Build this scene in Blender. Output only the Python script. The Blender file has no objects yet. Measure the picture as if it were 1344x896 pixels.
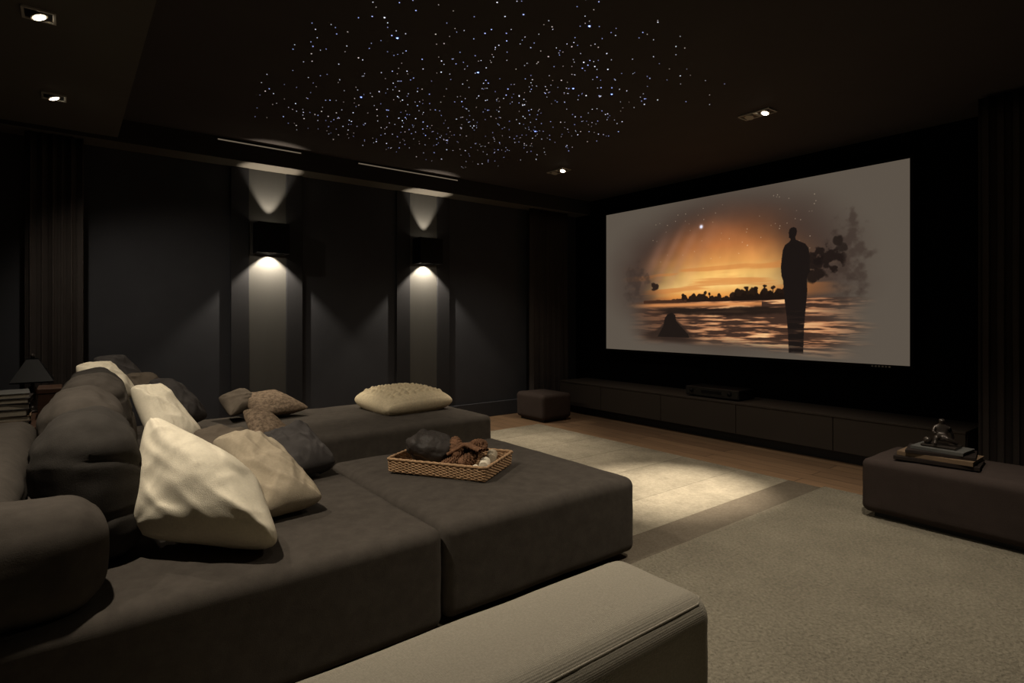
import bpy, bmesh, math, random
import numpy as np
from mathutils import Vector, Matrix, noise
random.seed(7); rng=np.random.RandomState(5)
scene=bpy.context.scene
scene.view_settings.view_transform='Standard'
scene.view_settings.look='None'

def lin(c):
    return tuple(((x/255)/12.92 if x/255<=0.04045 else ((x/255+0.055)/1.055)**2.4) for x in c[:3])
def mat(name,col,rough=.8,var=.15,vscale=6,bump=0,bscale=200,metal=0,sheen=0,emit=None,estr=0,stretch=None,kind='noise',spec=.15,dist=.01):
    m=bpy.data.materials.new(name); m.use_nodes=True; nt=m.node_tree; N=nt.nodes; L=nt.links
    b=N['Principled BSDF']; c=lin(col)
    b.inputs['Roughness'].default_value=rough; b.inputs['Metallic'].default_value=metal
    b.inputs['Specular IOR Level'].default_value=spec
    if sheen: 
        b.inputs['Sheen Weight'].default_value=sheen; b.inputs['Sheen Tint'].default_value=(*c,1)
    tc=N.new('ShaderNodeTexCoord'); mp=N.new('ShaderNodeMapping'); L.new(tc.outputs['Object'],mp.inputs[0])
    if stretch: mp.inputs['Scale'].default_value=stretch
    n=N.new('ShaderNodeTexNoise'); n.inputs['Scale'].default_value=vscale; n.inputs['Detail'].default_value=8
    n.inputs['Roughness'].default_value=.65
    L.new(mp.outputs[0],n.inputs['Vector'])
    r=N.new('ShaderNodeValToRGB'); r.color_ramp.elements[0].position=.3; r.color_ramp.elements[1].position=.7
    r.color_ramp.elements[0].color=(*[x*(1-var) for x in c],1); r.color_ramp.elements[1].color=(*[min(1,x*(1+var)) for x in c],1)
    L.new(n.outputs[0],r.inputs[0]); L.new(r.outputs[0],b.inputs['Base Color'])
    if bump:
        if kind=='weave':
            n2=N.new('ShaderNodeTexVoronoi'); n2.inputs['Scale'].default_value=bscale; n2.inputs['Randomness'].default_value=.12
            L.new(tc.outputs['Object'],n2.inputs['Vector']); inv=N.new('ShaderNodeMath'); inv.operation='SUBTRACT'; inv.inputs[0].default_value=1
            L.new(n2.outputs['Distance'],inv.inputs[1]); src=inv.outputs[0]
        else:
            n2=N.new('ShaderNodeTexNoise'); n2.inputs['Scale'].default_value=bscale; n2.inputs['Detail'].default_value=3
            L.new(mp.outputs[0],n2.inputs['Vector']); src=n2.outputs[0]
        bp=N.new('ShaderNodeBump'); bp.inputs['Strength'].default_value=bump; bp.inputs['Distance'].default_value=dist
        L.new(src,bp.inputs['Height']); L.new(bp.outputs[0],b.inputs['Normal'])
    if emit is not None:
        b.inputs['Emission Color'].default_value=(*lin(emit),1); b.inputs['Emission Strength'].default_value=estr
    return m
M={}
M['wall']=mat('wall_charcoal_fabric',(60,61,66),.85,.08,3,.05,300)
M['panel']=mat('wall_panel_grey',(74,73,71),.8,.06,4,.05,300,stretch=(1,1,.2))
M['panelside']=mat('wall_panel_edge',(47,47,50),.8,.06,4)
M['black']=mat('black_acoustic_cloth',(10,10,12),.95,.1,5,spec=.03)
M['ceil']=mat('ceiling_dark_paint',(68,63,62),.85,.06,1.5)
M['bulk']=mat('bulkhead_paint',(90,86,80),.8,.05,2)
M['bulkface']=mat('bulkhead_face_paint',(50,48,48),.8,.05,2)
M['sofa']=mat('charcoal_suede',(74,69,64),.95,.16,16,.14,300,sheen=.12,spec=.05)
M['sofadk']=mat('charcoal_suede_dark',(59,56,53),.95,.16,16,.14,300,sheen=.12,spec=.05)
M['arm']=mat('greige_weave',(150,144,131),.95,.14,200,.35,240,kind='weave',spec=.04,dist=.003)
M['cream']=mat('cream_linen',(228,219,198),.95,.07,90,.3,330,spec=.04)
M['beige']=mat('beige_linen',(166,154,134),.95,.09,90,.3,330,spec=.04)
M['taupe']=mat('taupe_velvet',(96,87,77),.9,.12,10,.25,250,spec=.06)
M['slate']=mat('slate_velvet',(70,67,66),.9,.2,8,.2,220,sheen=.15,spec=.06)
M['pouch']=mat('dark_leather_pouch',(48,43,40),.6,.25,14,.4,60,spec=.3)
M['pattern']=mat('woven_pattern_cloth',(122,106,90),.95,.6,45,.5,120,spec=.05)
M['knit']=mat('cream_knit',(220,205,174),.95,.12,60,.4,160,spec=.05)
M['curtain']=mat('curtain_black_brown',(62,57,55),.9,.1,5,.1,300,spec=.06)
M['cab']=mat('cabinet_lacquer',(62,56,51),.6,.05,3)
M['dark']=mat('black_plastic',(14,14,15),.4,.05,8,spec=.4)
M['metalblk']=mat('blackened_metal',(18,18,19),.45,.1,20,metal=.3)
M['wick']=mat('wicker',(168,136,104),.7,.4,80,.4,150)
M['bark']=mat('brown_bark',(110,80,60),.8,.4,25,.6,60)
M['ott']=mat('ottoman_fabric',(60,52,49),.95,.1,12,.15,260,spec=.06)
M['paper']=mat('paper',(140,132,118),.9,.2,60)
M['book1']=mat('book_cover_dark',(40,34,32),.5,.15,8)
M['book2']=mat('book_cover_brown',(110,92,74),.5,.15,8)
M['book3']=mat('book_cover_grey',(84,84,82),.5,.15,8)
M['wood']=mat('dark_walnut',(62,44,34),.5,.25,6,.1,40,stretch=(1,8,8))
M['bronze']=mat('dark_bronze',(60,54,50),.35,.2,20,metal=.5,spec=.5)
M['trim']=mat('white_metal_trim',(170,166,158),.4,.03,10)
M['lamp_on']=mat('lamp_glow',(255,240,210),.5,0,1,emit=(255,240,212),estr=25)
M['slot']=mat('slot_strip_faint_glow',(150,145,135),.6,0,1,emit=(255,232,200),estr=.12)  # pale slot strip with a faint warm emission
M['screenframe']=mat('screen_border_velvet',(9,9,9),.95,.1,5)

def obj_from_bm(name,bm,m=None,parent=None,smooth=True):
    me=bpy.data.meshes.new(name); bm.to_mesh(me); bm.free()
    ob=bpy.data.objects.new(name,me); scene.collection.objects.link(ob)
    if m: me.materials.append(m)
    if smooth:
        for p in me.polygons: p.use_smooth=True
    if parent: ob.parent=parent
    return ob
def obj_py(name,vs,fs,m=None,parent=None,smooth=True):
    me=bpy.data.meshes.new(name); me.from_pydata(vs,[],fs); me.update()
    ob=bpy.data.objects.new(name,me); scene.collection.objects.link(ob)
    if m: me.materials.append(m)
    if smooth:
        for p in me.polygons: p.use_smooth=True
    if parent: ob.parent=parent
    return ob
def empty(name,loc=(0,0,0)):
    e=bpy.data.objects.new(name,None); e.empty_display_size=.05; scene.collection.objects.link(e); return e
def box(name,x0,x1,y0,y1,z0,z1,m,parent=None,bev=0,seg=2,rot=None):
    c=Vector(((x0+x1)/2,(y0+y1)/2,(z0+z1)/2))
    bm=bmesh.new(); bmesh.ops.create_cube(bm,size=1)
    for v in bm.verts: v.co=Vector((v.co.x*(x1-x0),v.co.y*(y1-y0),v.co.z*(z1-z0)))
    if bev: bmesh.ops.bevel(bm,geom=bm.edges[:],offset=bev,segments=seg,profile=.5,affect='EDGES')
    ob=obj_from_bm(name,bm,m,parent,smooth=False); ob.location=c
    if rot is not None: ob.rotation_euler=rot
    return ob
def axis_coords(a,r,k,n):
    out=[]
    for i in range(k+1):
        t=math.radians(45)*(1-i/k); out.append(-(a-r)-r*math.tan(t))
    mid=[-(a-r)+2*(a-r)*j/n for j in range(1,n)]
    return out+mid+[-x for x in reversed(out)]
def soft_box(name,x0,x1,y0,y1,z0,z1,m,r=.05,parent=None,puff=(0,0,0),wr=0,wscale=4,rot=(0,0,0),n=14,k=4,seed=0,fold=0,shear=0):
    A=[(x1-x0)/2,(y1-y0)/2,(z1-z0)/2]; cs=[axis_coords(a,min(r,a*.98),k,n) for a in A]
    verts={};vl=[];faces=[]
    def vid(p):
        key=tuple(round(q,5) for q in p)
        if key not in verts: verts[key]=len(vl); vl.append(p)
        return verts[key]
    for ax in range(3):
        b,c=[(1,2),(2,0),(0,1)][ax]
        for sgn in(-1,1):
            for i in range(len(cs[b])-1):
                for j in range(len(cs[c])-1):
                    q=[]
                    for (ii,jj) in((i,j),(i+1,j),(i+1,j+1),(i,j+1)):
                        p=[0,0,0]; p[ax]=sgn*A[ax]; p[b]=cs[b][ii]; p[c]=cs[c][jj]; q.append(vid(p))
                    faces.append(q if sgn>0 else q[::-1])
    res=[]
    for p in vl:
        inner=Vector([max(-(A[i]-min(r,A[i]*.98)),min(A[i]-min(r,A[i]*.98),p[i])) for i in range(3)])
        d=Vector(p)-inner
        if d.length>1e-9: d.normalize()
        q=inner+d*r
        nx=[p[i]/A[i] for i in range(3)]
        for ax in range(3):
            o=[i for i in range(3) if i!=ax]
            f=max(0,(1-nx[o[0]]**2))*max(0,(1-nx[o[1]]**2))
            q[ax]+=puff[ax]*f*nx[ax]
        if wr:
            P=Vector(q)*wscale+Vector((seed*3.1,seed*1.7,0))
            q+=d*(noise.fractal(P,1,2,4)*wr)
        if fold:
            P=Vector((q.x*4,q.y*4,q.z*7+seed*4))
            v=max(0,1-abs(noise.noise(P))*5); q-=d*fold*v*v*(3-2*v)
        res.append(q)
    ob=obj_py(name,res,faces,m,parent)
    ob.location=((x0+x1)/2,(y0+y1)/2,(z0+z1)/2); ob.rotation_euler=rot
    return ob
def tube(name,pts,rad,m,parent=None,cyclic=False,res=3):
    cu=bpy.data.curves.new(name,'CURVE'); cu.dimensions='3D'; cu.bevel_depth=rad; cu.bevel_resolution=res
    sp=cu.splines.new('POLY'); sp.points.add(len(pts)-1)
    for i,p in enumerate(pts): sp.points[i].co=(*p,1)
    sp.use_cyclic_u=cyclic
    ob=bpy.data.objects.new(name,cu); scene.collection.objects.link(ob); cu.materials.append(m)
    if parent: ob.parent=parent
    return ob
def pillow(name,A,B,C,D,T,m,wr=.02,seed=0,pinch=.03,n=60,knit=False,full=.55,rc=.08):
    """four world corners, inflated along the normal"""
    A,B,C,D=[Vector(p) for p in(A,B,C,D)]
    nrm=(B-D).cross(A-C); nrm.normalize()
    if nrm.z<0: nrm=-nrm
    cen=(A+B+C+D)/4
    vs=[];fs=[]
    def P(u,v):
        k=1-rc*abs(u*v)**5
        uu=u*k*(1-pinch*(1-v*v)*abs(u)**3); vv=v*k*(1-pinch*(1-u*u)*abs(v)**3)
        a=(uu+1)/2;b=(vv+1)/2
        return A*(1-a)*b+B*a*b+C*a*(1-b)+D*(1-a)*(1-b)
    nn=n if not knit else 130
    ts=[math.sin(math.pi/2*(-1+2*i/nn)) for i in range(nn+1)]
    for side in(1,-1):
        base=len(vs)
        for j,v in enumerate(ts):
            for i,u in enumerate(ts):
                th=T/2*((1-u**4)*(1-v**4))**full*(.6+.4*math.sqrt(max(0,(1-u*u)*(1-v*v))))
                p=P(u,v)
                q=Vector((u*1.0+seed*5.3,v*1.0,side*2+seed))
                w=noise.fractal(q,1,2,2)*.8
                a1=noise.noise(Vector((u*1.3+v*1.9+seed,u*.6-v*.4+seed*2,side)))
                a2=noise.noise(Vector((u*2.2-v*1.2+seed*3,v*1.4+seed,side+7)))
                w+=.5*(.2-min(.6,abs(a1)*1.8))+.35*(.2-min(.5,abs(a2)*2.2))
                edge=min(1,(1-max(abs(u),abs(v)))*3)
                th+=wr*w*edge
                cd=math.hypot(1-abs(u),1-abs(v)); th+=wr*.35*math.sin(math.atan2(1-abs(u)+1e-6,1-abs(v)+1e-6)*10+seed)*math.exp(-cd*2.5)*edge
                if knit:
                    band=abs((v*2.5)%1-.5)
                    if band<.30: th+=.034*edge*abs(math.sin(u*15)*math.sin(v*17))
                    else: th+=.016*edge*abs(math.sin(u*28+v*24))
                vs.append(p+nrm*side*max(th,0)-cen)
        for j in range(nn):
            for i in range(nn):
                a=base+j*(nn+1)+i; f=[a,a+1,a+nn+2,a+nn+1]
                fs.append(f if side<0 else f[::-1])
    ob=obj_py(name,vs,fs,m); ob.location=cen
    bm=bmesh.new(); bm.from_mesh(ob.data); bmesh.ops.remove_doubles(bm,verts=bm.verts,dist=.0006); bmesh.ops.recalc_face_normals(bm,faces=bm.faces); bm.to_mesh(ob.data); bm.free()
    for p in ob.data.polygons: p.use_smooth=True
    return ob
def look(ob,target):
    d=Vector(target)-ob.location; ob.rotation_euler=d.to_track_quat('-Z','Y').to_euler()
WARM=(255,240,217)
def spot(name,loc,tgt,power,angle,blend=.5,col=WARM,rad=.03,parent=None):
    l=bpy.data.lights.new(name,'SPOT'); l.energy=power; l.spot_size=math.radians(angle); l.spot_blend=blend; l.color=lin(col); l.shadow_soft_size=rad
    o=bpy.data.objects.new(name,l); scene.collection.objects.link(o); o.location=loc; look(o,tgt)
    if parent: o.parent=parent
    return o

# ------------------------------------------------ room shell
X0,X1,Y0,Y1,H=-1.7,5.95,-1.7,6.1,2.96
m=bpy.data.materials.new('oak_planks'); m.use_nodes=True; nt=m.node_tree;N=nt.nodes;L=nt.links;b=N['Principled BSDF']
tc=N.new('ShaderNodeTexCoord'); mp=N.new('ShaderNodeMapping'); mp.inputs['Rotation'].default_value=(0,0,math.pi/2); L.new(tc.outputs['Object'],mp.inputs[0])
br=N.new('ShaderNodeTexBrick'); br.inputs['Scale'].default_value=1; br.inputs['Brick Width'].default_value=1.8; br.inputs['Row Height'].default_value=.16; br.inputs['Mortar Size'].default_value=.003
br.inputs['Color1'].default_value=(*lin((132,106,81)),1); br.inputs['Color2'].default_value=(*lin((106,84,65)),1); br.inputs['Mortar'].default_value=(*lin((40,32,27)),1)
L.new(mp.outputs[0],br.inputs['Vector'])
mp2=N.new('ShaderNodeMapping'); mp2.inputs['Scale'].default_value=(30,2,2); L.new(tc.outputs['Object'],mp2.inputs[0])
nz=N.new('ShaderNodeTexNoise'); nz.inputs['Scale'].default_value=1.5; nz.inputs['Detail'].default_value=6; L.new(mp2.outputs[0],nz.inputs['Vector'])
mx=N.new('ShaderNodeMix'); mx.data_type='RGBA'; mx.blend_type='OVERLAY'; mx.inputs[0].default_value=.4
L.new(br.outputs['Color'],mx.inputs[6]); L.new(nz.outputs[0],mx.inputs[7]); L.new(mx.outputs[2],b.inputs['Base Color']); b.inputs['Roughness'].default_value=.45
floor=box('floor',X0,X1,Y0,Y1,-.1,0,m)
box('ceiling',X0,X1,Y0,Y1,H,H+.1,M['ceil'])
box('wall_left',X0-.1,X0,Y0,Y1,0,H,M['wall'])
box('wall_rear',X0,X1,Y0-.1,Y0,0,H,M['wall'])
box('wall_back',X0-.1,X1+.1,Y1,Y1+.1,0,H,M['wall'])
box('wall_screen',X1,X1+.1,Y0,Y1,0,H,M['black'])
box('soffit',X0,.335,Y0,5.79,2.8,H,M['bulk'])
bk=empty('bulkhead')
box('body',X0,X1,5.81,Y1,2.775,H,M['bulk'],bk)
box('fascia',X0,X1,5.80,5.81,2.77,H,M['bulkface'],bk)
box('baseboard_back',X0,X1,6.07,Y1,0,.19,M['wall'],bev=.006)
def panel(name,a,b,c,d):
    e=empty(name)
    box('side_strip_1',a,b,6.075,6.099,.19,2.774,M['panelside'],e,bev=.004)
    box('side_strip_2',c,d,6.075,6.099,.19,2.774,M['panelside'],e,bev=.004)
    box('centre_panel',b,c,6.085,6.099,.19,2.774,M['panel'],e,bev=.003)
panel('wall_pilaster',1.26,1.425,1.785,1.95)
panel('wall_pilaster',3.03,3.205,3.575,3.75)
for a,b2 in((1.09,1.84),(2.44,3.68)):
    e=empty('bulkhead_slot')
    box('slot_frame',a-.01,b2+.01,5.785,5.80,2.918,2.942,M['bulkface'],e)
    box('slot_diffuser',a,b2,5.78,5.786,2.926,2.936,M['slot'],e)

# ------------------------------------------------ sconces
def sconce(cx):
    e=empty('wall_sconce')
    x0,x1,y0,y1,z0,z1=cx-.15,cx+.15,5.88,6.072,1.93,2.23
    t=.008; ly=5.99
    box('front_plate',x0,x1,y0,y0+t,z0,z1,M['metalblk'],e)
    box('side_plate_1',x0,x0+t,y0+t,y1,z0,z1,M['metalblk'],e)
    box('side_plate_2',x1-t,x1,y0+t,y1,z0,z1,M['metalblk'],e)
    box('back_plate',x0+t,x1-t,y1-t,y1,z0,z1,M['metalblk'],e)
    box('divider',x0+t,x1-t,y0+t,y1-t,2.095,2.105,M['metalblk'],e)
    for z in(2.12,2.02):
        bm=bmesh.new(); bmesh.ops.create_cone(bm,cap_ends=True,segments=24,radius1=.03,radius2=.03,depth=.02)
        o=obj_from_bm('bulb',bm,M['lamp_on'],e); o.location=(cx,ly,z)
    spot('downlight_beam',(cx,ly,2.0),(cx,ly+.01,0),85,96,.35,(255,240,215),.006,e)
    spot('uplight_beam',(cx,ly,2.16),(cx,ly,3),42,56,.5,(255,240,215),.006,e)
sconce(1.61); sconce(3.385)

# ------------------------------------------------ curtains
def curtain(name,p0,p1,z0,z1,folds,amp=.035,seed=0):
    p0=Vector((*p0,0));p1=Vector((*p1,0)); d=p1-p0;Ln=d.length;d.normalize();nn=Vector((-d.y,d.x,0))
    n=folds*12; vs=[];fs=[];rows=14
    for j in range(rows+1):
        z=z0+(z1-z0)*j/rows
        for i in range(n+1):
            s=i/n; ph=s*folds*2*math.pi+.6*math.sin(s*9+seed)
            a=amp*(1-.35*(j/rows))*(.8+.3*math.sin(s*17+seed))
            off=a*math.sin(ph)+.01*noise.noise(Vector((s*8,z*1.2,seed)))
            lat=.012*math.sin(ph*2)
            vs.append(p0+d*(s*Ln+lat)+nn*off+Vector((0,0,z)))
    for j in range(rows):
        for i in range(n):
            a=j*(n+1)+i; fs.append([a,a+1,a+n+2,a+n+1])
    ob=obj_py(name,vs,fs,M['curtain'])
    so=ob.modifiers.new('s','SOLIDIFY'); so.thickness=.004
    return ob
curtain('curtain',(-.27,5.90),(.115,5.90),.02,2.77,6,.035,1)
curtain('curtain',(4.93,5.94),(5.62,5.94),.02,2.77,9,.035,2)
curtain('curtain',(5.42,1.24),(5.42,-.1),.02,2.94,16,.04,3)

# ------------------------------------------------ projection screen (picture computed from noise + shapes as colour attribute)
def smooth(a,b,x): 
    t=np.clip((x-a)/(b-a),0,1); return t*t*(3-2*t)
def vnoise(x,y,seed=0):
    r=np.random.RandomState(seed); G=r.rand(256,256)
    xi=np.floor(x).astype(int);yi=np.floor(y).astype(int);fx=x-xi;fy=y-yi
    fx=fx*fx*(3-2*fx);fy=fy*fy*(3-2*fy)
    g=lambda a,b:G[a%256,b%256]
    return (g(xi,yi)*(1-fx)+g(xi+1,yi)*fx)*(1-fy)+(g(xi,yi+1)*(1-fx)+g(xi+1,yi+1)*fx)*fy
def fbm(x,y,seed=0,o=4):
    t=0;a=.5
    for i in range(o): t=t+a*vnoise(x*2**i,y*2**i,seed+i);a*=.5
    return t/(1-.5**o)
def inpoly(S,V,poly):
    ins=np.zeros(S.shape,bool);n=len(poly);j=n-1
    for i in range(n):
        xi,yi=poly[i];xj,yj=poly[j]
        c=((yi>V)!=(yj>V))&(S<(xj-xi)*(V-yi)/(yj-yi+1e-12)+xi); ins^=c;j=i
    return ins
W_,H_=640,325
S,V=np.meshgrid((np.arange(W_)+.5)/W_,(np.arange(H_)+.5)/H_)
img=np.ones((H_,W_,3))*np.array([90,81,71.])
def mixc(img,c,mk): return img*(1-mk[...,None])+np.array(c,float)*mk[...,None]
hx=(S-.47)/.47;hy=(V-.47)/.54
halo=1-smooth(.52,1.10,np.sqrt(hx**2+hy**2)+.22*(fbm(S*4,V*3,91)-.5))
img=mixc(img,(66,52,45),halo*.97)
keys=[0,.12,.22,.32,.42,.50,.57,.63,.66,1]
cols=np.array([[88,68,58],[104,70,52],[132,82,52],[174,108,60],[212,146,78],[240,188,106],[246,200,120],[228,152,74],[196,112,52],[120,70,40]],float)
sky=np.stack([np.interp(V,keys,cols[:,i]) for i in range(3)],-1)
streak=fbm(S*9+V*3,V*4-S*6,3)
sky*= (1+.35*(streak-.5))[...,None]
side=np.clip(smooth(.12,.40,S+.25*(V-.5)+.12*(fbm(S*5,V*5,92)-.5))*(1-smooth(.56,.82,S+.1*(fbm(S*4,V*4,93)-.5))),0,1)
sky=sky*side[...,None]+np.array([68,50,42.])*(1-side[...,None])
for (a0,wd,st) in((.17,.028,.45),(.23,.018,.35),(.29,.02,.3),(.35,.03,.2)):
    beam=np.exp(-((S-a0-.30*(.55-V))/wd)**2)*smooth(.06,.3,V)*(1-smooth(.48,.62,V))
    sky=mixc(sky,(172,122,96),np.clip(beam*st,0,1))
cl=smooth(.52,.7,fbm(S*4,V*24,11))*smooth(.35,.5,V)*(1-smooth(.62,.66,V))
sky=mixc(sky,(200,118,58),cl*.6)
dx=(S-.475)/.39;dy=(V-.48)/.47
rr=np.sqrt(dx**2+dy**2)+.30*(fbm(S*5,V*3,21)-.5)
mk=(1-smooth(.55,1.06,rr))
img=img*(1-mk[...,None])+sky*mk[...,None]
for i in range(60):
    a=rng.uniform(.22,.78);bb=rng.uniform(.06,.4);k=rng.uniform(.3,.8)
    g=np.exp(-(((S-a)*1.97)**2+(V-bb)**2)/(.0022**2)); img=mixc(img,(250,225,190),np.clip(g*k,0,1))
g=np.exp(-(((S-.415)*1.97)**2+(V-.187)**2)/(.011**2)); img=mixc(img,(235,235,255),np.clip(g*1.4,0,1))
wm=smooth(.655,.662,V)*(1-smooth(.88,.98,V+.10*(fbm(S*6,V*3,31)-.5)))*smooth(.10,.26,S+.08*(fbm(S*3,V*12,33)-.5))*(1-smooth(.76,.92,S+.14*(fbm(S*4,V*16,32)-.5)))
wat=np.ones_like(img)*np.array([62,43,34.])
rp=fbm(S*13,V*82,41,4); refl=smooth(.44,.60,rp)*(.35+.65*smooth(.2,.5,S))
wat=mixc(wat,(196,132,90),refl*.9)
wat=mixc(wat,(240,190,134),smooth(.58,.70,rp)*np.exp(-((S-.62)/.2)**2))
wat=mixc(wat,(214,138,80),np.exp(-((V-.685)/.014)**2)*(S<.62)*.9)
img=img*(1-wm[...,None])+wat*wm[...,None]
land=smooth(.70,.712,V+.02*(fbm(S*20,V*0,51)-.5))*(1-smooth(.755,.775,V+.06*np.abs(S-.5)+.02*fbm(S*30,V*0,52)))
img=mixc(img,(36,26,21),land*smooth(.2,.3,S)*(1-smooth(.66,.76,S))*.92)
bank=smooth(.845,.865,V-.03*fbm(S*10,V*0,53)+.10*np.exp(-((S-.3)/.05)**2))*(1-smooth(.91,.95,V-.1*(S-.3)))
img=mixc(img,(46,34,28),bank*(smooth(.15,.22,S)*(1-smooth(.34,.44,S)))*.9)
def clumps(s0,s1,basev,hmin,hmax,seed,c,cnt):
    global img
    r=np.random.RandomState(seed); mk=np.zeros_like(S)
    for i in range(cnt):
        a=r.uniform(s0,s1); w=r.uniform(.005,.014); hh=r.uniform(hmin,hmax)
        f=fbm(S*90,V*50,seed+5,2)
        q=((S-a)/w)**2+((V-(basev-hh*.6))/(hh*.75))**2
        mk=np.maximum(mk,1-smooth(.7,1.15,q+.9*(f-.5)))
    mk=np.maximum(mk,((V>basev-.012)&(V<basev+.010)&(S>s0-.02)&(S<s1+.02))*1.)
    img=mixc(img,c,mk*.95)
clumps(.34,.68,.655,.008,.034,61,(30,20,16),46)
clumps(.54,.69,.655,.02,.055,62,(27,18,14),20)
clumps(.20,.34,.660,.004,.014,63,(64,40,28),18)
for (a,hh,w_) in((.345,.035,.006),(.43,.045,.006),(.445,.038,.005),(.57,.066,.008),(.60,.06,.008),(.63,.072,.008),(.655,.062,.007)):
    q=((S-a)/w_)**2+((V-(.655-hh))/.011)**2; img=mixc(img,(28,19,15),(1-smooth(.6,1.2,q+1.8*(fbm(S*140,V*80,64)-.5)))*.9)
    img=mixc(img,(28,19,15),((np.abs(S-a)<.0012)&(V>.655-hh)&(V<.66))*.8)
# far foliage reads as soft dark shapes dissolving into the halo
for (cx_,cy_,rx,ry,sd,th_,c,op,sf) in((.15,.50,.06,.14,78,.34,(58,46,40),.55,.35),(.125,.62,.05,.08,79,.36,(60,49,43),.4,.35),(.86,.44,.06,.24,73,.34,(56,44,38),.6,.35),(.86,.63,.05,.10,81,.36,(58,47,41),.45,.35),(.80,.46,.050,.08,72,.34,(30,22,19),.95,.14),(.225,.555,.020,.026,74,.34,(34,24,20),.9,.14),(.772,.45,.026,.035,76,.30,(26,19,17),.95,.14),(.775,.54,.026,.04,80,.34,(28,20,17),.9,.14),(.833,.36,.012,.03,77,.30,(34,26,22),.9,.2),(.842,.40,.016,.025,82,.30,(36,28,24),.85,.2)):
    q=((S-cx_)/rx)**2+((V-cy_)/ry)**2; f=fbm(S*46,V*25,sd)
    img=mixc(img,c,smooth(0,sf,f-(th_+.25*(q-.4)))*(1-smooth(.7,1.6,q))*op)
rock=[(.245,.885),(.256,.85),(.266,.82),(.270,.775),(.282,.745),(.300,.735),(.314,.75),(.318,.79),(.330,.815),(.342,.835),(.365,.875),(.37,.90),(.24,.90)]
img=mixc(img,(28,21,18),inpoly(S,V,rock)*1.)
man=[(.7015,.296),(.7000,.292),(.7020,.284),(.7030,.272),(.708,.264),(.7155,.262),(.7225,.270),(.7245,.288),(.7225,.306),(.7195,.318),(.7210,.334),(.7330,.346),(.7470,.360),(.7560,.385),(.7600,.430),(.7590,.480),(.7610,.515),(.7550,.53),(.7520,.56),(.7530,.62),(.7510,.67),(.7475,.74),(.7440,.82),(.7420,.965),(.7010,.965),(.6990,.86),(.6950,.76),(.6890,.67),(.6860,.60),(.6850,.56),(.6800,.53),(.6780,.480),(.6810,.425),(.6840,.385),(.6900,.358),(.7020,.343),(.7065,.332),(.7055,.322),(.7010,.318),(.7020,.308)]
sub=np.zeros_like(S)
for ox in(-.25,.25):
    for oy in(-.25,.25): sub+=inpoly(S+ox/W_,V+oy/H_,man)*.25
fade=1-.35*smooth(.66,.9,V)*smooth(.5,.6,fbm(S*10,V*90,95))
img=mixc(img,(26,20,18),sub*fade)
img=np.clip(img,0,255)/255.
il=np.where(img<=.04045,img/12.92,((img+.055)/1.055)**2.4)
SX=5.86; YL,YR,ZT,ZB=5.41,1.815,2.70,.868
vs=[(SX,YL+(YR-YL)*i/W_,ZT+(ZB-ZT)*j/H_) for j in range(H_+1) for i in range(W_+1)]
idx=np.arange(H_)[:,None]*(W_+1)+np.arange(W_)[None,:]
fs=np.stack([idx,idx+W_+1,idx+W_+2,idx+1],-1).reshape(-1,4)
se=empty('projection_screen')
sob=obj_py('screen_surface',vs,fs.tolist(),None,se,smooth=False)
ca=sob.data.color_attributes.new('picture','FLOAT_COLOR','CORNER')
cd=np.ones((H_*W_,4,4),np.float32); cd[:,:,:3]=il.reshape(-1,1,3)
ca.data.foreach_set('color',cd.ravel())
m=bpy.data.materials.new('projected_picture'); m.use_nodes=True;nt=m.node_tree;b=nt.nodes['Principled BSDF']
a=nt.nodes.new('ShaderNodeVertexColor'); a.layer_name='picture'
b.inputs['Base Color'].default_value=(.02,.02,.02,1);b.inputs['Roughness'].default_value=.95;b.inputs['Specular IOR Level'].default_value=.05
nt.links.new(a.outputs[0],b.inputs['Emission Color']); b.inputs['Emission Strength'].default_value=1.0
sob.data.materials.append(m)
fr=.03
box('frame_top',SX-.012,SX+.03,YR-fr,YL+fr,ZT,ZT+fr,M['screenframe'],se)
box('frame_bottom',SX-.012,SX+.03,YR-fr,YL+fr,ZB-fr,ZB,M['screenframe'],se)
box('frame_left',SX-.012,SX+.03,YL,YL+fr,ZB,ZT,M['screenframe'],se)
box('frame_right',SX-.012,SX+.03,YR-fr,YR,ZB,ZT,M['screenframe'],se)
box('screen_backing',SX+.005,5.949,YR,YL,ZB,ZT,M['screenframe'],se)
for i in range(6):
    box('badge_mark',SX-.014,SX-.012,2.12-i*.028-.016,2.12-i*.028,ZB-.024,ZB-.010,M['trim'],se)

# ------------------------------------------------ media cabinet
e=empty('media_console')
box('carcass',5.44,5.93,1.31,5.86,.10,.405,M['cab'],e)
box('top_board',5.40,5.94,1.31,5.86,.405,.425,M['cab'],e,bev=.003)
ys=[5.86,5.09,4.15,3.21,2.27,1.31]
for i in range(5):
    box('door_%d'%(i+1),5.405,5.44,ys[i+1]+.003,ys[i]-.003,.105,.403,M['cab'],e,bev=.002)
box('plinth',5.50,5.9,1.35,5.83,0,.10,M['dark'],e)
e=empty('av_receiver')
box('body',5.48,5.80,3.22,3.86,.437,.535,M['dark'],e,bev=.006)
box('front_panel',5.472,5.482,3.225,3.855,.442,.53,M['dark'],e,bev=.002)
box('display',5.468,5.473,3.42,3.66,.475,.505,M['metalblk'],e)
for y in(3.32,3.78):
    bm=bmesh.new();bmesh.ops.create_cone(bm,cap_ends=True,segments=24,radius1=.02,radius2=.02,depth=.02)
    o=obj_from_bm('knob',bm,M['metalblk'],e);o.rotation_euler=(0,math.pi/2,0);o.location=(5.466,y,.488)
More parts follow.
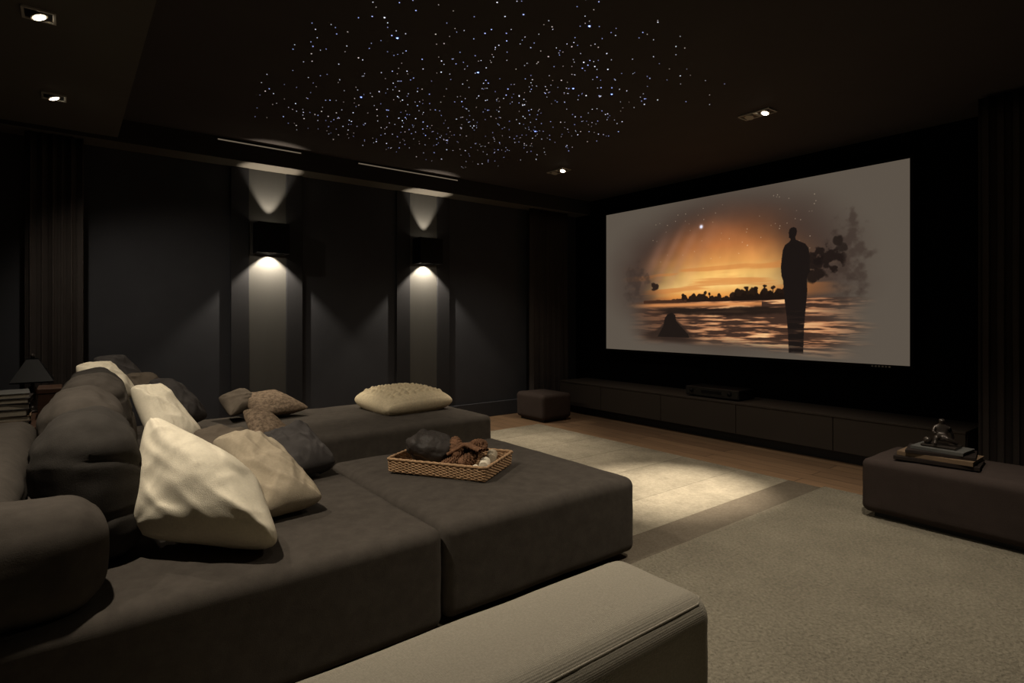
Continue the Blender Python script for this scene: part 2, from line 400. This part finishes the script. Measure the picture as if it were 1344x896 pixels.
for (x,y) in((5.52,3.28),(5.52,3.8),(5.76,3.28),(5.76,3.8)):
    bm=bmesh.new();bmesh.ops.create_cone(bm,cap_ends=True,segments=16,radius1=.018,radius2=.018,depth=.012)
    o=obj_from_bm('foot',bm,M['dark'],e);o.location=(x,y,.431)

# ------------------------------------------------ rugs
def rugmat(name,c1,c2,stripes,bump,bs,fine=.0):
    m=bpy.data.materials.new(name); m.use_nodes=True;nt=m.node_tree;N=nt.nodes;L=nt.links;b=N['Principled BSDF'];b.inputs['Roughness'].default_value=.95;b.inputs['Specular IOR Level'].default_value=.05
    tc=N.new('ShaderNodeTexCoord')
    n=N.new('ShaderNodeTexNoise');n.inputs['Scale'].default_value=2.2;n.inputs['Detail'].default_value=12;n.inputs['Roughness'].default_value=.8
    L.new(tc.outputs['Object'],n.inputs['Vector'])
    r=N.new('ShaderNodeValToRGB');r.color_ramp.elements[0].position=.35;r.color_ramp.elements[1].position=.65
    r.color_ramp.elements[0].color=(*lin(c1),1);r.color_ramp.elements[1].color=(*lin(c2),1);L.new(n.outputs[0],r.inputs[0]); out=r.outputs[0]
    if stripes:
        br=N.new('ShaderNodeTexBrick'); br.offset=0; br.inputs['Brick Width'].default_value=2.4;br.inputs['Row Height'].default_value=.55;br.inputs['Mortar Size'].default_value=.006;br.inputs['Scale'].default_value=1
        br.inputs['Color1'].default_value=(1,1,1,1);br.inputs['Color2'].default_value=(.84,.84,.84,1);br.inputs['Mortar'].default_value=(.66,.66,.66,1); L.new(tc.outputs['Object'],br.inputs['Vector'])
        mx=N.new('ShaderNodeMix');mx.data_type='RGBA';mx.blend_type='MULTIPLY';mx.inputs[0].default_value=1;L.new(out,mx.inputs[6]);L.new(br.outputs[0],mx.inputs[7]);out=mx.outputs[2]
    if fine:
        n3=N.new('ShaderNodeTexNoise');n3.inputs['Scale'].default_value=70;n3.inputs['Detail'].default_value=3;L.new(tc.outputs['Object'],n3.inputs['Vector'])
        r3=N.new('ShaderNodeMapRange');r3.inputs[1].default_value=.3;r3.inputs[2].default_value=.7;r3.inputs[3].default_value=1-fine;r3.inputs[4].default_value=1+fine;L.new(n3.outputs[0],r3.inputs[0])
        vm=N.new('ShaderNodeVectorMath');vm.operation='SCALE';L.new(out,vm.inputs[0]);L.new(r3.outputs[0],vm.inputs['Scale']);out=vm.outputs[0]
    L.new(out,b.inputs['Base Color'])
    n2=N.new('ShaderNodeTexNoise');n2.inputs['Scale'].default_value=bs;n2.inputs['Detail'].default_value=4;L.new(tc.outputs['Object'],n2.inputs['Vector'])
    bp=N.new('ShaderNodeBump');bp.inputs['Strength'].default_value=bump;bp.inputs['Distance'].default_value=.02;L.new(n2.outputs[0],bp.inputs['Height']);L.new(bp.outputs[0],b.inputs['Normal'])
    return m
M['rugA']=rugmat('flatweave_rug',(122,115,101),(152,144,127),True,.5,90,.1)
M['rugB']=rugmat('pile_carpet',(117,111,98),(133,127,112),False,1.0,60,.2)
M['rugC']=rugmat('rug_border',(92,84,73),(106,98,86),False,.4,90,.1)
e=empty('flatweave_rug')
box('field',.2,4.50,2.22,5.25,.001,.012,M['rugA'],e,bev=.003)
box('border',.2,4.50,1.96,2.22,.001,.0125,M['rugC'],e,bev=.003)
box('pile_carpet',-1.2,4.50,-1.5,1.955,.001,.028,M['rugB'],bev=.01)

# ------------------------------------------------ sectional sofa
e=empty('sectional_sofa')
zs=.44
soft_box('seat_base_front',-.62,1.215,2.0,3.13,.03,zs,M['sofa'],.05,e,puff=(0,0,.012),wr=.004,n=24)
soft_box('seat_base_middle',-.62,1.215,3.13,4.06,.03,zs,M['sofa'],.05,e,puff=(0,0,.012),wr=.004,n=20)
soft_box('seat_base_far',-.02,1.215,4.06,5.42,.03,zs,M['sofa'],.05,e,puff=(0,0,.012),wr=.004,n=20)
soft_box('chaise_end',1.222,2.95,4.06,5.42,.03,zs,M['sofa'],.05,e,puff=(0,0,.014),wr=.004,n=24)
soft_box('backrest',-.62,-.14,2.34,4.42,zs-.01,.70,M['sofa'],.09,e,puff=(0,0,.02),wr=.008,n=22)
soft_box('front_bolster',-.66,.09,2.02,2.34,zs-.005,.745,M['sofa'],.105,e,puff=(.012,.012,.015),wr=.006,n=18,seed=3,k=6)
def bc(nm,x0,x1,y0,y1,z1,ry,seed,mm='sofadk',puff=(.025,.02,.02)):
    soft_box(nm,x0,x1,y0,y1,zs+.0,z1,M[mm],.11,e,puff=puff,wr=.014,wscale=3,rot=(0,math.radians(ry),math.radians(seed*2-3)),n=34,seed=seed,fold=.009)
bc('back_cushion_1',-.075,.21,2.36,2.96,.935,-7,1)
bc('back_cushion_2',-.07,.21,2.99,3.60,.95,-8,2,'sofa')
bc('back_cushion_3',-.02,.28,3.66,4.28,.96,-7,0,'sofa')
bc('back_cushion_4',.0,.30,4.34,4.98,.94,-7,1.5)
for (x0,x1,y0,y1) in((-.55,1.15,2.08,5.35),(1.3,2.87,4.14,5.34)):
    box('plinth',x0,x1,y0,y1,.013,.035,M['dark'],e)
e=empty('sofa_ottoman')
soft_box('ottoman_body',1.228,2.42,2.015,3.34,.04,zs,M['sofa'],.05,e,puff=(0,0,.012),wr=.004,n=24)
box('ottoman_plinth',1.3,2.34,2.26,3.26,.014,.045,M['dark'],e)

# pillows
pillow('throw_pillow',(.25,2.66,.92),(.60,2.42,.67),(.60,2.07,.49),(.16,2.44,.53),.34,M['cream'],.05,1,full=.42,pinch=.02,rc=.13)
pillow('throw_pillow',(.52,2.96,.73),(.77,2.92,.71),(.90,2.48,.50),(.60,2.44,.49),.22,M['beige'],.04,2,full=.45)
pillow('throw_pillow',(.84,3.40,.63),(1.10,3.38,.65),(1.16,3.02,.51),(.86,2.96,.50),.20,M['slate'],.05,3,full=.42)
pillow('throw_pillow',(.54,3.58,.67),(.84,3.55,.63),(.86,3.24,.53),(.56,3.22,.55),.15,M['taupe'],.03,4)
pillow('throw_pillow',(.96,4.30,.65),(1.13,4.28,.62),(1.22,4.02,.51),(.95,3.95,.50),.13,M['pattern'],.015,5)
pillow('throw_pillow',(1.14,5.38,.62),(1.48,5.40,.62),(1.68,5.00,.51),(1.22,4.92,.50),.15,M['pattern'],.02,6)
pillow('throw_pillow',(1.00,5.34,.62),(1.22,5.38,.68),(1.36,5.28,.54),(1.02,4.95,.51),.13,M['taupe'],.02,7)
pillow('knit_floor_pillow',(2.10,5.16,.53),(2.72,5.14,.55),(2.88,4.54,.52),(2.13,4.44,.51),.24,M['knit'],.015,8,knit=True,full=.4)
pillow('throw_pillow',(.30,4.24,.87),(.46,4.26,.86),(.68,3.95,.55),(.40,3.78,.54),.20,M['cream'],.03,9,full=.45)
pillow('throw_pillow',(.46,4.92,.84),(.62,5.00,.82),(.84,4.76,.55),(.60,4.50,.53),.20,M['slate'],.03,10,full=.45)
pillow('throw_pillow',(.04,4.95,.97),(.24,5.06,.97),(.42,4.84,.74),(.10,4.66,.76),.18,M['cream'],.03,11)
pillow('throw_pillow',(.15,5.44,.99),(.34,5.52,.99),(.56,5.36,.72),(.26,5.16,.74),.18,M['slate'],.03,12)
pillow('throw_pillow',(.34,5.2,.87),(.52,5.26,.87),(.68,5.1,.62),(.42,4.98,.62),.16,M['taupe'],.03,13)

# ------------------------------------------------ foreground loveseat (its arm is what the photo shows)
e=empty('loveseat')
soft_box('armrest',.16,1.265,.80,1.125,.05,.62,M['arm'],.06,e,puff=(0,0,.01),wr=.003,n=24,k=6)
soft_box('seat_cushion',.16,1.20,-.45,.79,.2,.42,M['arm'],.05,e,puff=(0,0,.02),n=14)
soft_box('seat_rail',.16,1.18,-.45,.79,.05,.195,M['arm'],.03,e,n=10)
soft_box('armrest_2',.16,1.245,-.76,-.46,.05,.62,M['arm'],.055,e,n=12)
soft_box('backrest',-.14,.15,-.76,1.06,.05,.60,M['arm'],.07,e,n=14)
tube('piping',[(.2,.818,.602),(1.21,.818,.602),(1.243,.838,.602),(1.243,1.085,.602),(1.21,1.107,.602),(.2,1.107,.602)],.003,M['arm'],e)
for p in((.25,-.68),(1.15,-.68),(.25,1.02),(1.15,1.02)):
    box('foot',p[0]-.03,p[0]+.03,p[1]-.03,p[1]+.03,.029,.055,M['dark'],e)

# ------------------------------------------------ ottomans near the screen
e=empty('ottoman')
soft_box('body',4.02,4.60,.40,1.52,.062,.40,M['ott'],.045,e,puff=(0,0,.015),wr=.004,n=16); box('plinth',4.08,4.48,.46,1.46,.029,.07,M['dark'],e)
e=empty('ottoman')
soft_box('body',4.58,5.06,5.26,5.80,.03,.34,M['ott'],.045,e,puff=(0,0,.015),wr=.004,n=12); box('plinth',4.63,5.01,5.31,5.75,.0,.05,M['dark'],e)

def book(e,cx,cy,z,w,d,h,rot,cov):
    R=Matrix.Rotation(rot,4,'Z')
    def b(nm,x0,x1,y0,y1,z0,z1,m):
        o=box(nm,x0,x1,y0,y1,z0,z1,m,e,bev=.001); c=R@o.location; o.location=(c.x+cx,c.y+cy,c.z+z); o.rotation_euler=(0,0,rot)
    b('cover_bottom',-w/2,w/2,-d/2,d/2,0,.003,cov); b('cover_top',-w/2,w/2,-d/2,d/2,h-.003,h,cov)
    b('pages',-w/2+.004,w/2-.005,-d/2+.005,d/2-.005,.003,h-.003,M['paper']); b('spine',-w/2-.002,-w/2+.003,-d/2,d/2,0,h,cov)
e=empty('book_stack')
z0=.416
for i,(w,d_,h,r,cx_,cv) in enumerate(((.27,.42,.022,.12,4.23,'book1'),(.25,.38,.026,.02,4.23,'book2'),(.24,.34,.018,.2,4.235,'book1'),(.2,.27,.02,-.05,4.24,'book3'))):
    book(e,cx_,1.16-.005*i,z0,w,d_,h,r,M[cv]); z0+=h+.0005
def skin(name,chains,m,parent,loc,rz=0,sub=2,sc=1):
    vs=[];rs=[];es=[];key={}
    for ch in chains:
        prev=None
        for p in ch:
            k=tuple(round(q,4) for q in p[:3])
            if k not in key: key[k]=len(vs);vs.append(tuple(q*sc for q in p[:3]));rs.append(p[3]*sc)
            i=key[k]
            if prev is not None: es.append((prev,i))
            prev=i
    me=bpy.data.meshes.new(name);me.from_pydata(vs,es,[]);ob=bpy.data.objects.new(name,me);scene.collection.objects.link(ob)
    sk=ob.modifiers.new('skin','SKIN'); sk.use_smooth_shade=True
    for i,r in enumerate(rs): me.skin_vertices[0].data[i].radius=(r,r)
    me.skin_vertices[0].data[0].use_root=True
    sb=ob.modifiers.new('sub','SUBSURF');sb.levels=sub;sb.render_levels=sub
    me.materials.append(m); ob.parent=parent; ob.location=loc; ob.rotation_euler=(0,0,rz)
    return ob
e=empty('seated_figure_statuette'); zb=z0+.001
box('base',4.175,4.305,1.06,1.24,zb,zb+.014,M['bronze'],e,bev=.004)
P0=(0,0,.035,.026)
chains=[[P0,(0,0,.075,.024),(.004,0,.108,.026),(.004,0,.126,.011),(.0,.0,.143,.019),(-.003,0,.158,.017)],
 [P0,(-.045,.028,.052,.016),(-.058,.034,.02,.011),(-.082,.036,.012,.009)],
 [P0,(-.048,-.024,.046,.016),(-.03,-.06,.022,.012),(-.01,-.075,.012,.009)],
 [(.004,0,.108,.026),(.0,.034,.104,.011),(-.02,.044,.076,.009),(-.05,.03,.072,.008)],
 [(.004,0,.108,.026),(.0,-.034,.104,.011),(.012,-.05,.07,.009),(.03,-.058,.035,.008)]]
skin('figure',chains,M['bronze'],e,(4.25,1.15,zb+.012),.3)
bm=bmesh.new();bmesh.ops.create_uvsphere(bm,u_segments=20,v_segments=12,radius=.022)
o=obj_from_bm('globe',bm,M['bronze'],e);o.location=(4.20,1.21,zb+.035)

# ------------------------------------------------ wicker tray with contents
e=empty('wicker_tray')
tc_=Vector((1.70,2.735,0)); ang=math.radians(-58); R2=Matrix.Rotation(ang,3,'Z')
def tl(x,y,z): v=R2@Vector((x,y,0)); return (v.x+tc_.x,v.y+tc_.y,z)
LW,SW=.285,.19; zt=.458
def loopz(z,ph,out):
    per=[]; pts=[]
    n1,n2=56,38
    for i in range(n1): per.append((-LW+2*LW*i/n1,-SW,0,-1))
    for i in range(n2): per.append((LW,-SW+2*SW*i/n2,1,0))
    for i in range(n1): per.append((LW-2*LW*i/n1,SW,0,1))
    for i in range(n2): per.append((-LW,SW-2*SW*i/n2,-1,0))
    for k,(x,y,nx,ny) in enumerate(per):
        o_=.003*math.sin(k*math.pi/2+ph)+out
        pts.append(tl(x+nx*o_,y+ny*o_,z+.001*math.cos(k*math.pi/2+ph)))
    return pts
for k in range(9):
    tube('weave_%d'%k,loopz(zt+.005+k*.0072,math.pi*(k%2),.0008*k),.0042,M['wick'],e,True,2)
tube('rim',loopz(zt+.070,0,.007),.0075,M['wick'],e,True,3)
base=box('tray_bottom',-LW,LW,-SW,SW,0,.008,M['wick'],e); base.location=(tc_.x,tc_.y,zt+.002); base.rotation_euler=(0,0,ang)
e2=empty('tray_contents')
o=soft_box('pouch',-.13,.13,-.115,.115,0,.15,M['pouch'],.065,e2,puff=(.01,.01,.015),wr=.025,wscale=7,n=20,seed=4,fold=.015); o.location=tl(-.12,.0,zt+.10); o.rotation_euler=(0,.10,ang+.15)
def pinecone(loc,l,r,rot,seed):
    bm=bmesh.new()
    for k in range(11):
        t=k/10; rr=r*math.sin(math.pi*(.12+.8*t))**.7
        for j in range(9):
            a=j*2*math.pi/9+k*.38
            mt=Matrix.Translation((rr*.62*math.cos(a),rr*.62*math.sin(a),(t-.5)*l))@Matrix.Rotation(a,4,'Z')@Matrix.Rotation(-.55,4,'Y')@Matrix.Diagonal((r*.5,r*.36,r*.12,1))
            bmesh.ops.create_icosphere(bm,subdivisions=1,radius=1,matrix=mt)
    o=obj_from_bm('pinecone',bm,M['bark'],e2); o.location=loc; o.rotation_euler=rot
pinecone(tl(.05,.06,zt+.06),.14,.045,(1.3,.2,.4),1); pinecone(tl(.12,-.05,zt+.06),.13,.042,(1.5,.1,2.0),2)
pinecone(tl(.05,-.10,zt+.05),.11,.038,(1.4,.5,1.0),3); pinecone(tl(.04,-.02,zt+.115),.13,.044,(1.1,.2,2.6),4); pinecone(tl(.13,.05,zt+.115),.13,.044,(1.2,-.4,.2),5)
for i in range(8):
    a=rng.uniform(-.5,.5); x=.08+rng.uniform(-.05,.06); y=.13-i*.03
    tube('bark_stick',[tl(x-.10,y,zt+.05+.006*i),tl(x,y+.01,zt+.11+.006*i),tl(x+.10,y-.02+a*.03,zt+.09+.006*i)],.010,M['bark'],e2)
for (x,y,z,r,l,mm) in((.225,-.06,.05,.028,.12,'cream'),(.205,.09,.055,.030,.13,'beige'),(.20,-.13,.035,.022,.07,'cream')):
    bm=bmesh.new();bmesh.ops.create_cone(bm,cap_ends=True,segments=28,radius1=r,radius2=r,depth=l)
    o=obj_from_bm('rolled_napkin',bm,M[mm],e2,False);o.location=tl(x,y,zt+z);o.rotation_euler=(math.pi/2,0,ang+.3)

# ------------------------------------------------ side table, lamp, books, box at the left
e=empty('console_table')
box('top',-1.0,-.05,4.46,5.55,.60,.64,M['wood'],e,bev=.004); box('shelf',-.96,-.09,4.5,5.51,.2,.225,M['wood'],e)
for (x,y) in((-.96,4.5),(-.13,4.5),(-.96,5.47),(-.13,5.47)): box('leg',x,x+.04,y,y+.04,0,.60,M['wood'],e)
e=empty('book_stack'); z=.641
for i,(h,cv) in enumerate(((.035,'book3'),(.03,'book2'),(.04,'book1'),(.035,'book3'),(.03,'book1'),(.03,'book3'))):
    book(e,-.29+.006*math.sin(i*2),4.64,z,.22,.28,h,.1*math.sin(i*3),M[cv]); z+=h+.0005
e=empty('wooden_box')
box('body',-.15,-.03,4.80,5.06,.645,.80,M['wood'],e,bev=.004) ; box('lid',-.155,-.025,4.795,5.065,.80,.835,M['wood'],e,bev=.006)
e=empty('table_lamp')
def lathe(nm,prof,loc,m,parent,seg=36,flat=False):
    vs=[];fs=[]
    for r,z in prof:
        for k in range(seg): a=2*math.pi*(k+.5)/seg; vs.append((r*math.cos(a),r*math.sin(a),z))
    for j in range(len(prof)-1):
        for k in range(seg): fs.append([j*seg+k,j*seg+(k+1)%seg,(j+1)*seg+(k+1)%seg,(j+1)*seg+k])
    o=obj_py(nm,vs,fs,m,parent,not flat); o.location=loc; return o
lathe('base',[(0,0),(.07,0),(.07,.012),(.03,.02),(.018,.05),(.03,.10),(.035,.14),(.012,.18),(.008,.24),(0,.24)],(-.19,5.22,.641),M['bronze'],e)
lathe('shade',[(.165,.205),(.165,.215),(.045,.365),(.045,.372),(0,.372)],(-.19,5.22,.641),M['metalblk'],e,4,True)
lathe('finial',[(0,.37),(.012,.375),(.012,.395),(0,.405)],(-.19,5.22,.641),M['bronze'],e)

# ------------------------------------------------ ceiling star lights
vs=[];fs=[];fm=[]
def star(x,y,r,mi):
    b0=len(vs); z=H-.0015
    for k in range(6):
        a=k*math.pi/3; vs.append((x+r*math.cos(a),y+r*math.sin(a),z))
    vs.append((x,y,z-r*.7))
    for k in range(6): fs.append([b0+(k+1)%6,b0+k,b0+6]); fm.append(mi)
poly=[(1.15,5.10),(1.05,3.9),(1.05,2.9),(1.6,2.1),(2.45,2.0),(3.3,2.1),(3.95,2.35),(4.0,3.2),(3.95,4.4),(3.65,5.35),(2.6,5.35)]
cnt=0
while cnt<760:
    x=rng.uniform(1,4.1);y=rng.uniform(1.95,5.4)
    if not inpoly(np.array([[x]]),np.array([[y]]),poly)[0,0]: continue
    dens=math.exp(-(((x-2.5)/1.3)**2+((y-3.7)/1.6)**2))+.12
    if rng.rand()>dens: continue
    q=rng.rand(); r=.0023+.0030*q**3; mi=rng.choice([0,0,1,1,2]); star(x,y,r,mi); cnt+=1
for (x,y) in ((1.55,3.1),(2.35,2.3),(1.75,4.1),(2.9,3.0),(2.2,3.2),(3.3,3.9),(3.2,2.9)): star(x,y,.007,3)
so=obj_py('fiber_optic_star_lights',vs,fs,None,None,False)
for nm,c,s_ in(('star_white',(235,238,255),1.7),('star_blue',(175,190,255),1.5),('star_warm',(240,225,215),1.1),('star_bright',(130,155,255),5)):
    so.data.materials.append(mat(nm,(200,200,210),.5,0,1,emit=c,estr=s_))
for p,mi in zip(so.data.polygons,fm): p.material_index=int(mi)

# ------------------------------------------------ recessed downlights
def downlight(x,y,z,tgt,power,angle,blend=.6,col=WARM,name='recessed_downlight',rad=.03,twin=None):
    e=empty(name)
    s_=.055
    def unit(x,y):
        for (a,b,c,d_) in((-s_-.012,s_+.012,-s_-.012,-s_),(-s_-.012,s_+.012,s_,s_+.012),(-s_-.012,-s_,-s_,s_),(s_,s_+.012,-s_,s_)):
            box('trim_ring',x+a,x+b,y+c,y+d_,z-.012,z-.0005,M['trim'],e,bev=.002)
        box('can',x-s_,x+s_,y-s_,y+s_,z-.004,z-.0015,M['dark'],e)
        bm=bmesh.new();bmesh.ops.create_cone(bm,cap_ends=True,segments=32,radius1=.036,radius2=.030,depth=.012)
        o=obj_from_bm('lamp_housing',bm,M['trim'],e,False);o.location=(x,y,z-.012);o.rotation_euler=d.to_track_quat('-Z','Y').to_euler()
    d=(Vector(tgt)-Vector((x,y,z))).normalized()
    unit(x,y)
    if twin: unit(x,y+twin)
    bm=bmesh.new();bmesh.ops.create_circle(bm,cap_ends=True,segments=32,radius=.026)
    o=obj_from_bm('lens',bm,M['lamp_on'],e,False);o.location=Vector((x,y,z-.012))+d*.008;o.rotation_euler=d.to_track_quat('-Z','Y').to_euler()
    spot('beam',Vector((x,y,z))+d*.035,tgt,power,angle,blend,col,rad,e)
    return e
e=downlight(4.44,2.38,H,(3.62,2.66,0),1150,31,1.0,twin=.135)
spot('flood',(4.42,2.39,H-.035),(3.8,2.6,0),80,100,1.0,WARM,.03,e)
e=downlight(4.40,4.72,H,(3.5,4.35,0),230,46,1.0,twin=.135)
spot('flood',(4.38,4.71,H-.035),(3.9,4.5,0),55,120,1.0,WARM,.03,e)
downlight(-.11,3.67,2.8,(.8,3.5,.4),65,120,.9)
downlight(-.07,4.97,2.8,(.9,4.9,.4),60,130,.9)
downlight(-.05,2.15,2.8,(.6,2.5,.4),150,100,.9)
downlight(3.1,1.1,H,(2.9,1.0,0),205,110,1.0)  # unseen downlight, added to brighten the near carpet
downlight(1.0,1.25,H,(.9,1.0,0),66,60,1.0)  # added out of view to light the loveseat arm

w=bpy.data.worlds.new('w');scene.world=w;w.use_nodes=True
w.node_tree.nodes['Background'].inputs[0].default_value=(.8,.8,1,1);w.node_tree.nodes['Background'].inputs[1].default_value=.02

cam=bpy.data.cameras.new('camera');co=bpy.data.objects.new('camera',cam);scene.collection.objects.link(co)
co.location=(0,0,1.3);co.rotation_euler=(math.radians(90),0,math.radians(52.09-90))
cam.sensor_width=36;cam.lens=750/1344*36;cam.shift_y=-32/1344;cam.clip_start=.02
scene.camera=co
